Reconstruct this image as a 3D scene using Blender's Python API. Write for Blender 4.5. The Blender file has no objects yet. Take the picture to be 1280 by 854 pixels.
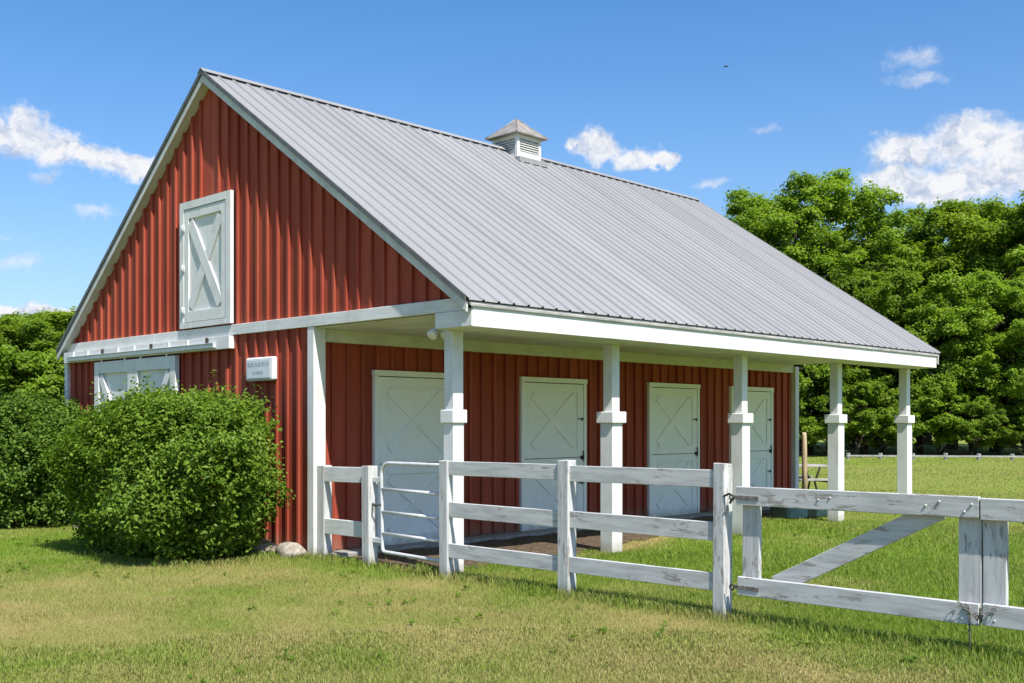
import bpy, bmesh, math, random
import numpy as np
from mathutils import Vector, Matrix

# ------------------------------------------------------------------ camera, sky, sun, exposure
sc = bpy.context.scene
COL = sc.collection
rad = math.radians

cam = bpy.data.cameras.new("camera")
cam.sensor_width = 36.0
cam.lens = 37.68
cam.shift_y = 0.0799
cam.clip_start = 0.05
cam.clip_end = 3000.0
cam_o = bpy.data.objects.new("camera", cam)
COL.objects.link(cam_o)
CAM = (-7.788, -11.0, 1.65)
cam_o.location = CAM
cam_o.rotation_euler = (rad(90), 0, rad(44.133 - 90))
sc.camera = cam_o

SUN = Vector((-0.27, -1.0, 1.39)).normalized()          # direction towards the sun
SUN_EL = math.asin(SUN.z)
SUN_ROT = math.atan2(SUN.x, SUN.y)

sun = bpy.data.lights.new("sun", 'SUN')
sun.energy = 5.0
sun.angle = rad(0.53)
sun.color = (1.0, 0.955, 0.88)
sun_o = bpy.data.objects.new("sun", sun)
COL.objects.link(sun_o)
sun_o.location = (0, -20, 30)
sun_o.rotation_euler = SUN.to_track_quat('Z', 'Y').to_euler()

sc.view_settings.view_transform = 'Standard'
sc.view_settings.look = 'None'
sc.view_settings.gamma = 1.0
sc.view_settings.exposure = 0.66
sc.view_settings.use_curve_mapping = False
sc.cycles.use_denoising = True
sc.cycles.max_bounces = 8
sc.cycles.diffuse_bounces = 4
sc.cycles.glossy_bounces = 3
sc.cycles.transmission_bounces = 4
sc.cycles.transparent_max_bounces = 6
sc.cycles.caustics_reflective = False
sc.cycles.caustics_refractive = False
sc.render.film_transparent = False

world = bpy.data.worlds.new("World")
sc.world = world
world.use_nodes = True


def build_world():
    nt = world.node_tree
    N, L = nt.nodes, nt.links
    N.clear()
    out = N.new('ShaderNodeOutputWorld')
    bg = N.new('ShaderNodeBackground')
    bg.inputs['Strength'].default_value = 0.112
    L.new(bg.outputs[0], out.inputs[0])
    sky = N.new('ShaderNodeTexSky')
    sky.sky_type = 'NISHITA'
    sky.sun_disc = False
    sky.sun_elevation = SUN_EL
    sky.sun_rotation = SUN_ROT
    sky.altitude = 200
    sky.air_density = 1.0
    sky.dust_density = 1.3
    sky.ozone_density = 4.0
    hs = N.new('ShaderNodeHueSaturation')
    hs.inputs['Saturation'].default_value = 1.26
    hs.inputs['Value'].default_value = 1.0
    tn = N.new('ShaderNodeMix'); tn.data_type = 'RGBA'; tn.blend_type = 'MULTIPLY'
    tn.inputs[0].default_value = 1.0
    tn.inputs[7].default_value = (0.93, 1.0, 1.07, 1)
    L.new(sky.outputs[0], tn.inputs[6])
    L.new(tn.outputs[2], hs.inputs['Color'])

    def math_(op, a, b=None, c=None):
        n = N.new('ShaderNodeMath')
        n.operation = op
        for i, v in enumerate((a, b, c)):
            if v is None:
                continue
            if isinstance(v, (int, float)):
                n.inputs[i].default_value = v
            else:
                L.new(v, n.inputs[i])
        return n.outputs[0]
    tc = N.new('ShaderNodeTexCoord')
    sep = N.new('ShaderNodeSeparateXYZ')
    L.new(tc.outputs['Generated'], sep.inputs[0])
    az = math_('MULTIPLY', math_('ARCTAN2', sep.outputs[1], sep.outputs[0]), 180 / math.pi)
    el = math_('MULTIPLY', math_('ARCSINE', sep.outputs[2]), 180 / math.pi)
    comb = N.new('ShaderNodeCombineXYZ')
    L.new(az, comb.inputs[0]); L.new(el, comb.inputs[1])

    def noise(vec, scale, detail, rough):
        n = N.new('ShaderNodeTexNoise')
        n.inputs['Scale'].default_value = scale
        n.inputs['Detail'].default_value = detail
        n.inputs['Roughness'].default_value = rough
        L.new(vec, n.inputs['Vector'])
        return n
    # cauliflower edges: the cloud coordinates are warped by noise
    wn = noise(comb.outputs[0], 0.55, 5, 0.6)
    wsub = N.new('ShaderNodeVectorMath'); wsub.operation = 'SUBTRACT'
    L.new(wn.outputs['Color'], wsub.inputs[0]); wsub.inputs[1].default_value = (0.5, 0.5, 0.5)
    wmul = N.new('ShaderNodeVectorMath'); wmul.operation = 'MULTIPLY_ADD'
    L.new(wsub.outputs[0], wmul.inputs[0]); wmul.inputs[1].default_value = (2.6, 1.8, 0.0)
    L.new(comb.outputs[0], wmul.inputs[2])
    P = wmul.outputs[0]
    # azimuth, elevation, half width, half height in degrees, thickness
    clouds = [(68.61, 13.9, 1.6, 1.4), (67.11, 13.3, 1.9, 1.0), (65.27, 12.9, 2.0, 0.75), (63.46, 12.85, 1.5, 0.7),
              (70.4, 13.9, 1.5, 1.1), (39.65, 14.5, 1.5, 0.85), (37.66, 13.85, 1.7, 0.7), (36.2, 13.55, 0.8, 0.45),
              (40.89, 14.47, 0.7, 0.35), 
              (24.2, 13.4, 1.9, 1.15), (20.91, 13.65, 2.8, 1.4), (22.2, 11.6, 4.0, 1.25), (18.6, 12.5, 2.8, 2.0),
              (24.5, 12.0, 1.7, 0.75), (14.0, 12.3, 3.0, 1.5), (11.0, 11.5, 2.5, 1.0),
              (69.67, 5.45, 2.6, 0.36), (67.18, 5.6, 1.9, 0.3), (65.72, 5.5, 1.5, 0.34), (73.5, 5.5, 2.6, 0.4),
              (72.8, 13.6, 2.2, 0.9)]
    wisps = [(65.35, 10.42, 0.9, 0.32), (68.79, 7.7, 1.5, 0.36), (30.9, 15.02, 0.8, 0.26), (62.0, 9.0, 0.8, 0.26), (23.3, 16.75, 1.4, 0.36), (23.44, 17.71, 1.7, 0.6), (23.6, 17.7, 1.4, 0.5),
             (67.6, 12.0, .9, .35), (70.5, 8.9, 1.6, .3), (64.6, 7.0, 1.2, .3), (33.5, 12.4, 1.0, .25)]
    rnd = random.Random(5)
    for k in range(11):                                   # the same fair-weather clouds go on all round
        a0 = 86 + k * 25.5 + rnd.uniform(-6, 6)
        if a0 > 180:
            a0 -= 360
        e0 = rnd.uniform(9, 19)
        for j in range(3):
            clouds.append((a0 + rnd.uniform(-2.5, 2.5), e0 + rnd.uniform(-.5, .5), rnd.uniform(1.4, 2.6), rnd.uniform(.6, 1.1)))
    def field(blobs):
        acc = None
        for (a, e, ra, re) in blobs:
            acc = blob(acc, a, e, ra, re)
        return acc

    def blob(acc, a, e, ra, re):
        v = N.new('ShaderNodeVectorMath'); v.operation = 'MULTIPLY_ADD'
        L.new(P, v.inputs[0])
        v.inputs[1].default_value = (1 / ra, 1 / re, 0)
        v.inputs[2].default_value = (-a / ra, -e / re, 0)
        ln = N.new('ShaderNodeVectorMath'); ln.operation = 'LENGTH'
        L.new(v.outputs[0], ln.inputs[0])
        return ln.outputs['Value'] if acc is None else math_('SMOOTH_MIN', acc, ln.outputs['Value'], 0.25)
    acc = field(clouds)
    wisp = field(wisps)
    fine = noise(comb.outputs[0], 1.5, 6, 0.62)
    d = math_('ADD', acc, math_('MULTIPLY', math_('SUBTRACT', fine.outputs['Fac'], 0.5), 0.9))
    mr = N.new('ShaderNodeMapRange'); mr.interpolation_type = 'SMOOTHSTEP'
    mr.inputs['From Min'].default_value = 1.12
    mr.inputs['From Max'].default_value = 0.48
    L.new(d, mr.inputs['Value'])
    dw = math_('ADD', wisp, math_('MULTIPLY', math_('SUBTRACT', fine.outputs['Fac'], 0.5), 1.3))
    mw = N.new('ShaderNodeMapRange'); mw.interpolation_type = 'SMOOTHSTEP'
    mw.inputs['From Min'].default_value = 1.15
    mw.inputs['From Max'].default_value = 0.1
    mw.inputs['To Max'].default_value = 0.5
    L.new(dw, mw.inputs['Value'])
    # cloud body: white heads and slightly greyer folds
    fold = noise(P, 0.9, 5, 0.6)
    fr = N.new('ShaderNodeMapRange')
    fr.inputs['From Min'].default_value = 0.36
    fr.inputs['From Max'].default_value = 0.56
    L.new(fold.outputs['Fac'], fr.inputs['Value'])
    cc = N.new('ShaderNodeMix'); cc.data_type = 'RGBA'
    cc.inputs[6].default_value = (2.75, 3.25, 4.25, 1)
    cc.inputs[7].default_value = (5.4, 5.4, 5.5, 1)
    L.new(fr.outputs[0], cc.inputs[0])
    mx = N.new('ShaderNodeMix'); mx.data_type = 'RGBA'
    L.new(math_('MAXIMUM', math_('MULTIPLY', mr.outputs[0], 0.95), mw.outputs[0]), mx.inputs[0])
    # pale summer haze low over the whole horizon
    hz = math_('MULTIPLY', math_('EXPONENT', math_('MULTIPLY', math_('MAXIMUM', el, 0.0), -0.105)), 0.68)
    hm = N.new('ShaderNodeMix'); hm.data_type = 'RGBA'
    L.new(hz, hm.inputs[0]); L.new(hs.outputs[0], hm.inputs[6])
    hm.inputs[7].default_value = (4.1, 4.7, 5.3, 1)
    L.new(hm.outputs[2], mx.inputs[6])
    L.new(cc.outputs[2], mx.inputs[7])
    L.new(mx.outputs[2], bg.inputs['Color'])


build_world()

# ------------------------------------------------------------------ materials
MATS = {}


class NB:
    def __init__(s, name):
        s.m = bpy.data.materials.new(name)
        s.m.use_nodes = True
        s.nt = s.m.node_tree
        s.N, s.L = s.nt.nodes, s.nt.links
        s.bsdf = s.N['Principled BSDF']
        s.out = s.N['Material Output']
        g = s.N.new('ShaderNodeNewGeometry')
        s.pos = g.outputs['Position']
        s.oi = s.N.new('ShaderNodeObjectInfo').outputs['Random']
        MATS[name] = s.m

    def put(s, sock, v):
        if isinstance(v, (int, float)):
            sock.default_value = v
        elif isinstance(v, tuple):
            sock.default_value = v if len(v) == len(sock.default_value) else v + (1,)
        else:
            s.L.new(v, sock)

    def scaled(s, vec, sx):
        n = s.N.new('ShaderNodeVectorMath'); n.operation = 'MULTIPLY'
        s.L.new(vec, n.inputs[0]); n.inputs[1].default_value = sx
        return n.outputs[0]

    def noise(s, scale, detail=4, rough=.55, stretch=None, offset=None):
        v = s.pos
        if stretch:
            v = s.scaled(v, stretch)
        if offset is not None:
            a = s.N.new('ShaderNodeVectorMath'); a.operation = 'ADD'
            s.L.new(v, a.inputs[0])
            m = s.math('MULTIPLY', offset, 37.0)
            s.L.new(m, a.inputs[1])
            v = a.outputs[0]
        n = s.N.new('ShaderNodeTexNoise')
        n.inputs['Scale'].default_value = scale
        n.inputs['Detail'].default_value = detail
        n.inputs['Roughness'].default_value = rough
        s.L.new(v, n.inputs['Vector'])
        return n.outputs['Fac']

    def math(s, op, a, b=0.0, c=0.0):
        n = s.N.new('ShaderNodeMath'); n.operation = op
        for i, v in enumerate((a, b, c)):
            s.put(n.inputs[i], v)
        return n.outputs[0]

    def ramp(s, v, a, b, lo=0.0, hi=1.0, smooth=True):
        n = s.N.new('ShaderNodeMapRange')
        if smooth:
            n.interpolation_type = 'SMOOTHSTEP'
        s.put(n.inputs['Value'], v)
        n.inputs['From Min'].default_value = a
        n.inputs['From Max'].default_value = b
        n.inputs['To Min'].default_value = lo
        n.inputs['To Max'].default_value = hi
        return n.outputs[0]

    def mix(s, f, a, b):
        n = s.N.new('ShaderNodeMix'); n.data_type = 'RGBA'
        s.put(n.inputs[0], f); s.put(n.inputs[6], a); s.put(n.inputs[7], b)
        return n.outputs[2]

    def scale_col(s, col, f):
        n = s.N.new('ShaderNodeMix'); n.data_type = 'RGBA'; n.blend_type = 'MULTIPLY'
        n.inputs[0].default_value = 1.0
        s.put(n.inputs[6], col)
        c = s.N.new('ShaderNodeCombineColor')
        for i in range(3):
            s.put(c.inputs[i], f)
        s.L.new(c.outputs[0], n.inputs[7])
        return n.outputs[2]

    def splash(s, c, top, col, amt):
        """soil thrown up by rain along the foot of a wall or post"""
        sp = s.N.new('ShaderNodeSeparateXYZ')
        s.L.new(s.pos, sp.inputs[0])
        n = s.noise(7, 5, .65)
        z = s.math('ADD', sp.outputs[2], s.math('MULTIPLY', s.math('SUBTRACT', n, .5), top * 1.2))
        return s.mix(s.ramp(z, top, .02, 0, amt), c, col)

    def attr(s, name):
        a = s.N.new('ShaderNodeAttribute'); a.attribute_name = name
        return a

    def bump(s, h, strength=.3, dist=.01):
        b = s.N.new('ShaderNodeBump')
        b.inputs['Strength'].default_value = strength
        b.inputs['Distance'].default_value = dist
        s.L.new(h, b.inputs['Height'])
        s.L.new(b.outputs[0], s.bsdf.inputs['Normal'])

    def fin(s, col, rough=.6, spec=.3, metal=0.0):
        s.put(s.bsdf.inputs['Base Color'], col)
        s.put(s.bsdf.inputs['Roughness'], rough)
        s.bsdf.inputs['Specular IOR Level'].default_value = spec
        s.bsdf.inputs['Metallic'].default_value = metal
        return s.m


def m_red():
    b = NB('red_barn_paint')
    n1 = b.noise(1.3, 5, .6, (1, 1, .35), b.oi)
    n2 = b.noise(22, 3, .6, (1, 1, .06), b.oi)
    c = b.mix(b.ramp(n1, .3, .7), (.285, .050, .028), (.365, .079, .045))
    c = b.scale_col(c, b.ramp(b.oi, 0, 1, .86, 1.1, False))
    c = b.scale_col(c, b.ramp(n2, .3, .7, .9, 1.06))
    fade = b.noise(.7, 4, .6, (1, 1, .5))
    c = b.mix(b.ramp(fade, .45, .8, 0, .30), c, (.38, .108, .066))
    c = b.splash(c, .34, (.20, .13, .085), .6)
    b.bump(n2, .4, .004)
    return b.fin(c, .72, .18)


def m_white(name, base, dirt, grain, streak):
    b = NB(name)
    n1 = b.noise(2.2, 5, .6, None, b.oi)
    n2 = b.noise(30, 3, .6, grain)
    c = b.mix(b.ramp(n1, .42, .75, 0, .75), base, dirt)
    c = b.scale_col(c, b.ramp(n2, .3, .7, 1 - streak, 1.0))
    c = b.splash(c, .22, (.30, .27, .20), .65)
    b.bump(n2, .35, .003)
    return b.fin(c, .6, .25)


def m_peel(name, grain, amount):
    """old white paint flaking off grey boards"""
    b = NB(name)
    big = b.noise(2.3, 4, .6, None, b.oi)
    fine = b.noise(17, 7, .75, tuple(.17 if g < 1 else 1 for g in grain), b.oi)
    line = b.noise(26, 4, .6, grain, b.oi)
    f = b.math('ADD', b.math('MULTIPLY', fine, .75), b.math('MULTIPLY', big, .35))
    peel = b.ramp(f, .625 - amount, .65 - amount)
    paint = b.mix(b.ramp(line, .35, .7), (.54, .54, .525), (.39, .39, .38))
    spots = b.ramp(b.noise(7, 2, .5, None, b.oi), .70, .74)
    paint = b.mix(b.math('MULTIPLY', spots, .6), paint, (.33, .33, .31))
    wood = b.mix(line, (.17, .155, .14), (.44, .42, .39))
    c = b.mix(peel, paint, wood)
    c = b.splash(c, .16, (.22, .20, .14), .7)
    h = b.math('SUBTRACT', b.math('MULTIPLY', line, .3), peel)
    b.bump(h, .5, .003)
    return b.fin(c, .7, .2)


def m_roof():
    b = NB('galvanised_roof_metal')
    n1 = b.noise(.8, 5, .6, (1, .25, .25))
    n2 = b.noise(6, 4, .6, (1, .12, .12), b.oi)
    c = b.mix(b.ramp(n1, .3, .7), (.265, .26, .258), (.295, .29, .286))
    c = b.scale_col(c, b.ramp(n2, .3, .75, 1.03, .95))
    c = b.scale_col(c, b.ramp(b.oi, 0, 1, .97, 1.03, False))
    r = b.ramp(n2, .2, .8, .42, .58)
    return b.fin(c, r, .4, .15)


def m_simple(name, ca, cb, scale, rough=.7, spec=.3, metal=0.0, stretch=None, bump=.3, bd=.01, lo=.3, hi=.7):
    b = NB(name)
    n = b.noise(scale, 6, .62, stretch, b.oi)
    c = b.mix(b.ramp(n, lo, hi), ca, cb)
    b.bump(n, bump, bd)
    return b.fin(c, rough, spec, metal)


def m_leaf(name, ca, cb, cc, trans=.3, spec=.14):
    b = NB(name)
    t = b.attr('tint').outputs['Fac']
    c = b.mix(b.ramp(t, .0, .55, smooth=False), ca, cb)
    c = b.mix(b.ramp(t, .55, 1.0, smooth=False), c, cc)
    c = b.scale_col(c, b.ramp(b.oi, 0, 1, .82, 1.16, False))
    b.fin(c, .5, spec)
    tr = b.N.new('ShaderNodeBsdfTranslucent')
    tcol = b.N.new('ShaderNodeMix'); tcol.data_type = 'RGBA'; tcol.blend_type = 'MULTIPLY'
    tcol.inputs[0].default_value = 1
    b.L.new(c, tcol.inputs[6]); tcol.inputs[7].default_value = (1.25, 1.35, .5, 1)
    b.L.new(tcol.outputs[2], tr.inputs['Color'])
    mx = b.N.new('ShaderNodeMixShader'); mx.inputs[0].default_value = trans
    b.L.new(b.bsdf.outputs[0], mx.inputs[1]); b.L.new(tr.outputs[0], mx.inputs[2])
    b.L.new(mx.outputs[0], b.out.inputs[0])
    return b.m


GREEN_A, GREEN_B, DRY = (.105, .185, .014), (.205, .300, .030), (.37, .305, .11)


def m_ground():
    b = NB('lawn_soil')
    d = b.attr('dry').outputs['Fac']
    n = b.noise(14, 6, .7)
    n2 = b.noise(60, 4, .7)
    g = b.mix(b.ramp(n, .3, .7), GREEN_A, GREEN_B)
    c = b.mix(d, g, DRY)
    c = b.scale_col(c, b.ramp(n2, .3, .7, .72, 1.05))
    b.bump(n2, .8, .03)
    return b.fin(c, .9, .1)


def m_grass():
    b = NB('grass_blades')
    t = b.attr('tint').outputs['Fac']
    d = b.attr('dry').outputs['Fac']
    g = b.mix(t, GREEN_A, GREEN_B)
    dc = b.mix(t, (.27, .22, .075), (.45, .385, .17))
    c = b.mix(d, g, dc)
    b.fin(c, .55, .2)
    tr = b.N.new('ShaderNodeBsdfTranslucent')
    b.L.new(c, tr.inputs['Color'])
    mx = b.N.new('ShaderNodeMixShader'); mx.inputs[0].default_value = .3
    b.L.new(b.bsdf.outputs[0], mx.inputs[1]); b.L.new(tr.outputs[0], mx.inputs[2])
    b.L.new(mx.outputs[0], b.out.inputs[0])
    return b.m


RED = m_red()
WHITE = m_white('white_trim_paint', (.68, .68, .665), (.54, .54, .515), (1, 1, .1), .08)
WHITE_H = m_white('white_trim_paint_boards', (.68, .68, .665), (.52, .525, .50), (.08, .08, 1), .12)
DOORW = m_white('door_paint', (.84, .85, .82), (.77, .78, .74), (1, 1, .1), .05)
RAKE = m_white('rake_paint', (.58, .58, .565), (.44, .44, .42), (1, .2, .2), .15)
PEELH = m_peel('flaking_paint_rails', (1, .10, 1), .022)
PEELV = m_peel('flaking_paint_posts', (1, 1, .10), .022)
FENCEH = m_peel('worn_paint_rails', (1, .10, 1), .005)
FENCEV = m_peel('worn_paint_posts', (1, 1, .10), .005)
ROOF = m_roof()
EDGEM = m_simple('dull_edge_metal', (.10, .105, .105), (.16, .16, .158), 8, .6, .3, .3)
DARK = m_simple('dark_foam_closure', (.015, .015, .016), (.03, .03, .03), 20)
STEEL = m_simple('zinc_steel', (.56, .57, .58), (.68, .69, .70), 12, .42, .5, .2, bump=.1, bd=.002)
IRON = m_simple('dark_iron', (.02, .018, .016), (.07, .055, .045), 40, .6, .4, .4)
RUST = m_simple('rusty_strap', (.10, .085, .075), (.26, .24, .22), 30, .7, .3, .2)
CONC = m_simple('concrete', (.20, .19, .17), (.33, .315, .29), 9, .9, .1)
DIRT = m_simple('dirt', (.055, .038, .026), (.155, .115, .080), 16, .95, .05, bump=1.0, bd=.03)
STONE = m_simple('fieldstone', (.17, .15, .12), (.40, .36, .30), 11, .85, .2, bump=.7, bd=.03)
SHING = m_simple('weathered_copper_shingle', (.20, .175, .155), (.33, .30, .27), 7, .6, .3, .2)
BARK = m_simple('bark', (.045, .036, .028), (.15, .125, .10), 12, .9, .1, stretch=(1, 1, .2), bump=1.0, bd=.04)
TWIG = m_simple('shrub_twig', (.06, .045, .032), (.16, .12, .085), 30, .9, .1)
POLEW = m_simple('pale_pole_wood', (.30, .22, .13), (.50, .40, .26), 20, .8, .2, stretch=(1, 1, .08))
PLANK = m_simple('grey_plank', (.24, .22, .20), (.38, .36, .33), 18, .7, .3, stretch=(.2, .2, 1))
TUB = m_simple('dark_teal_plastic', (.010, .030, .040), (.022, .055, .070), 10, .35, .5)
SIGNF = m_simple('sign_face', (.58, .62, .63), (.66, .69, .69), 8, .5, .4, bump=.05)
INK = m_simple('sign_ink', (.26, .31, .35), (.34, .38, .42), 30)
LAMPG = m_simple('lamp_housing', (.62, .64, .63), (.70, .72, .70), 20, .4, .5)
FEATHER = m_simple('bird_feather', (.02, .02, .022), (.05, .05, .05), 30)
WGREY = m_simple('weathered_grey_wood', (.24, .235, .22), (.40, .39, .37), 15, .85, .1, stretch=(.3, .3, 1))
LEAF_BUSH = m_leaf('bush_leaf', (.078, .145, .014), (.150, .250, .027), (.260, .355, .050), .34)
LEAF_BUSH2 = m_leaf('loose_bush_leaf', (.050, .100, .012), (.100, .180, .022), (.180, .265, .040), .30)
LEAF_DARKBUSH = m_leaf('dark_shrub_leaf', (.040, .045, .018), (.060, .070, .025), (.085, .085, .040), .2)
LEAF_MAPLE = m_leaf('maple_leaf', (.090, .155, .017), (.170, .260, .029), (.255, .350, .050), .48)
LEAF_PALE = m_leaf('spring_leaf', (.120, .185, .016), (.200, .285, .026), (.285, .370, .048), .46)
GROUND = m_ground()
GRASS = m_grass()

# ------------------------------------------------------------------ helpers


def link(o, parent=None):
    COL.objects.link(o)
    if parent is not None:
        o.parent = parent
    return o


def mesh_obj(name, verts, faces, mat, parent=None, smooth=False):
    me = bpy.data.meshes.new(name)
    me.from_pydata([tuple(v) for v in verts], [], faces)
    me.materials.append(mat)
    if smooth:
        for p in me.polygons:
            p.use_smooth = True
    me.update()
    return link(bpy.data.objects.new(name, me), parent)


def empty(name, loc=(0, 0, 0), label=None, cat=None, group=None):
    o = bpy.data.objects.new(name, None)
    o.location = loc
    o.empty_display_size = .2
    link(o)
    if label:
        tag(o, label, cat, group)
    return o


def tag(o, label=None, cat=None, group=None, kind=None):
    if label:
        o['label'] = label
    if cat:
        o['category'] = cat
    if group:
        o['group'] = group
    if kind:
        o['kind'] = kind
    return o


BOXF = [(0, 3, 2, 1), (4, 5, 6, 7), (0, 1, 5, 4), (1, 2, 6, 5), (2, 3, 7, 6), (3, 0, 4, 7)]


def boxv(a, b):
    x0, y0, z0 = a
    x1, y1, z1 = b
    return [(x0, y0, z0), (x1, y0, z0), (x1, y1, z0), (x0, y1, z0), (x0, y0, z1), (x1, y0, z1), (x1, y1, z1), (x0, y1, z1)]


def hexa(name, v8, mat, parent, bevel=0.0):
    """a solid of eight corners (bottom four, top four), edges eased"""
    if bevel <= 0:
        return mesh_obj(name, v8, BOXF, mat, parent)
    bm = bmesh.new()
    vs = [bm.verts.new(v) for v in v8]
    for f in BOXF:
        bm.faces.new([vs[i] for i in f])
    bmesh.ops.bevel(bm, geom=bm.edges[:], offset=bevel, segments=1, affect='EDGES')
    bmesh.ops.recalc_face_normals(bm, faces=bm.faces[:])
    me = bpy.data.meshes.new(name)
    bm.to_mesh(me)
    bm.free()
    me.materials.append(mat)
    return link(bpy.data.objects.new(name, me), parent)


def box(name, a, b, mat, parent=None, bevel=0.0):
    a2 = tuple(min(p, q) for p, q in zip(a, b))
    b2 = tuple(max(p, q) for p, q in zip(a, b))
    return hexa(name, boxv(a2, b2), mat, parent, bevel)


def multi(name, boxes, mat, parent):
    """several abutting boxes of one piece"""
    v, f = [], []
    for (a, b) in boxes:
        k = len(v)
        v += boxv(tuple(map(min, zip(a, b))), tuple(map(max, zip(a, b))))
        f += [tuple(i + k for i in q) for q in BOXF]
    return mesh_obj(name, v, f, mat, parent)


def bar(name, p, q, w, t, up, mat, parent, bevel=0.0):
    """a straight board from p to q, w wide along 'side', t thick along 'up'"""
    p, q, up = Vector(p), Vector(q), Vector(up).normalized()
    d = (q - p).normalized()
    side = d.cross(up).normalized()
    u = side.cross(d).normalized()
    v = []
    for base in (p, q):
        for s, k in ((-1, -1), (1, -1), (1, 1), (-1, 1)):
            v.append(base + side * (s * w / 2) + u * (k * t / 2))
    return hexa(name, v, mat, parent, bevel)


def tube_data(pts, radii, n=8, closed=False):
    pts = [Vector(p) for p in pts]
    V, F = [], []
    m = len(pts)
    ref = None
    for i, p in enumerate(pts):
        if closed:
            d = (pts[(i + 1) % m] - pts[i - 1]).normalized()
        else:
            d = (pts[min(i + 1, m - 1)] - pts[max(i - 1, 0)]).normalized()
        if ref is None:
            ref = Vector((0, 0, 1)) if abs(d.z) < .9 else Vector((1, 0, 0))
        s = d.cross(ref).normalized()
        ref = s.cross(d).normalized()
        r = radii[i] if hasattr(radii, '__len__') else radii
        for k in range(n):
            a = 2 * math.pi * k / n
            V.append(p + s * (math.cos(a) * r) + ref * (math.sin(a) * r))
    for i in range(m if closed else m - 1):
        j = (i + 1) % m
        for k in range(n):
            l = (k + 1) % n
            F.append((i * n + k, i * n + l, j * n + l, j * n + k))
    if not closed:
        F.append(tuple(range(n - 1, -1, -1)))
        F.append(tuple((m - 1) * n + k for k in range(n)))
    return V, F


def tube(name, pts, r, mat, parent, n=10, closed=False):
    V, F = tube_data(pts, r, n, closed)
    return mesh_obj(name, V, F, mat, parent, True)


def np_mesh(name, verts, quads, mat, attrs=None, parent=None, tri=False):
    """fast mesh from arrays: verts (n,3), faces (m,k)"""
    me = bpy.data.meshes.new(name)
    n, m, k = len(verts), len(quads), quads.shape[1]
    me.vertices.add(n)
    me.vertices.foreach_set('co', np.ascontiguousarray(verts, np.float32).ravel())
    me.loops.add(m * k)
    me.loops.foreach_set('vertex_index', np.ascontiguousarray(quads, np.int32).ravel())
    me.polygons.add(m)
    me.polygons.foreach_set('loop_start', np.arange(0, m * k, k, dtype=np.int32))
    for an, (dom, val) in (attrs or {}).items():
        a = me.attributes.new(an, 'FLOAT', dom)
        a.data.foreach_set('value', np.ascontiguousarray(val, np.float32))
    me.update(calc_edges=True)
    me.materials.append(mat)
    return link(bpy.data.objects.new(name, me), parent)


_lat = np.random.RandomState(3).rand(256, 256)


def vnoise(x, y):
    xi, yi = np.floor(x).astype(int), np.floor(y).astype(int)
    fx, fy = x - xi, y - yi
    fx, fy = fx * fx * (3 - 2 * fx), fy * fy * (3 - 2 * fy)
    g = lambda i, j: _lat[i % 256, j % 256]
    return (g(xi, yi) * (1 - fx) + g(xi + 1, yi) * fx) * (1 - fy) + (g(xi, yi + 1) * (1 - fx) + g(xi + 1, yi + 1) * fx) * fy


def fbm(x, y, o=4):
    s, a, t = 0, .5, 0
    for k in range(o):
        s = s + a * vnoise(x * 2 ** k + 17.3 * k, y * 2 ** k + 9.1 * k)
        t += a
        a *= .5
    return s / t


def sstep(a, b, v):
    t = np.clip((v - a) / (b - a), 0, 1)
    return t * t * (3 - 2 * t)


# ------------------------------------------------------------------ ground, dirt, lawn
def dirt_edge(x):
    return np.interp(x, [0, .3, 2.6, 3.7, 5.5, 7.7, 10.5, 11.7], [-2.0, -2.15, -2.2, -1.95, -1.45, -1.0, -.85, -.6])


def dryness(x, y):
    n1 = fbm(x / 1.9 + 4, y / 1.9 + 11)
    n2 = fbm(x / .45, y / .45, 3)
    lawn = sstep(.1, -1.6, x) * sstep(1.8, -1.5, y)                 # the worn lawn in front of the fence
    left = sstep(-2.5, -4.5, x) * sstep(-1, 1, y)
    v = .08 + 1.25 * (n1 - .5) + .55 * (n2 - .5) + .58 * lawn + .36 * left
    field = sstep(14, 26, np.hypot(x + 7.8, y + 11))
    v = v * (1 - field) + field * (.30 + .5 * (fbm(x / 7, y / 3) - .5) + .2 * (n2 - .5))
    rim = np.exp(-((y - dirt_edge(x) + .16) / .16) ** 2) * ((x > 1.5) & (x < 11))
    v = v + .8 * rim
    strip = np.exp(-((x + .45 + .1 * np.sin(y * 2)) / .3) ** 2) * ((y < -2.2) & (y > -6.6)) * .3
    return np.clip(v + strip, 0, 1)


def axis(lo, hi, flo, fhi, fine, out=14.0):
    a = [flo]
    st = fine
    L = []
    while a[-1] > lo:
        st = min(st * 1.25, out * 3)
        a.append(a[-1] - st)
    b = [fhi]
    st = fine
    while b[-1] < hi:
        st = min(st * 1.25, out * 3)
        b.append(b[-1] + st)
    return np.array(a[::-1] + list(np.arange(flo + fine, fhi, fine)) + b)


gx = axis(-500, 900, -10, 17, .15)
gy = axis(-600, 900, -13, 14, .15)
GX, GY = np.meshgrid(gx, gy, indexing='ij')
nz = .012 * (fbm(GX / 1.3, GY / 1.3) - .5)
V = np.stack([GX.ravel(), GY.ravel(), np.minimum(nz.ravel(), 0.004) * (np.abs(GX.ravel()) < 60)], 1)
nx_, ny_ = len(gx), len(gy)
I = (np.arange(nx_ - 1)[:, None] * ny_ + np.arange(ny_ - 1)[None, :]).ravel()
Q = np.stack([I, I + ny_, I + ny_ + 1, I + 1], 1)
ground = np_mesh('ground', V, Q, GROUND, {'dry': ('POINT', dryness(V[:, 0], V[:, 1]))})
tag(ground, 'mown lawn and field of green and straw coloured grass', None, None, 'structure')

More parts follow.
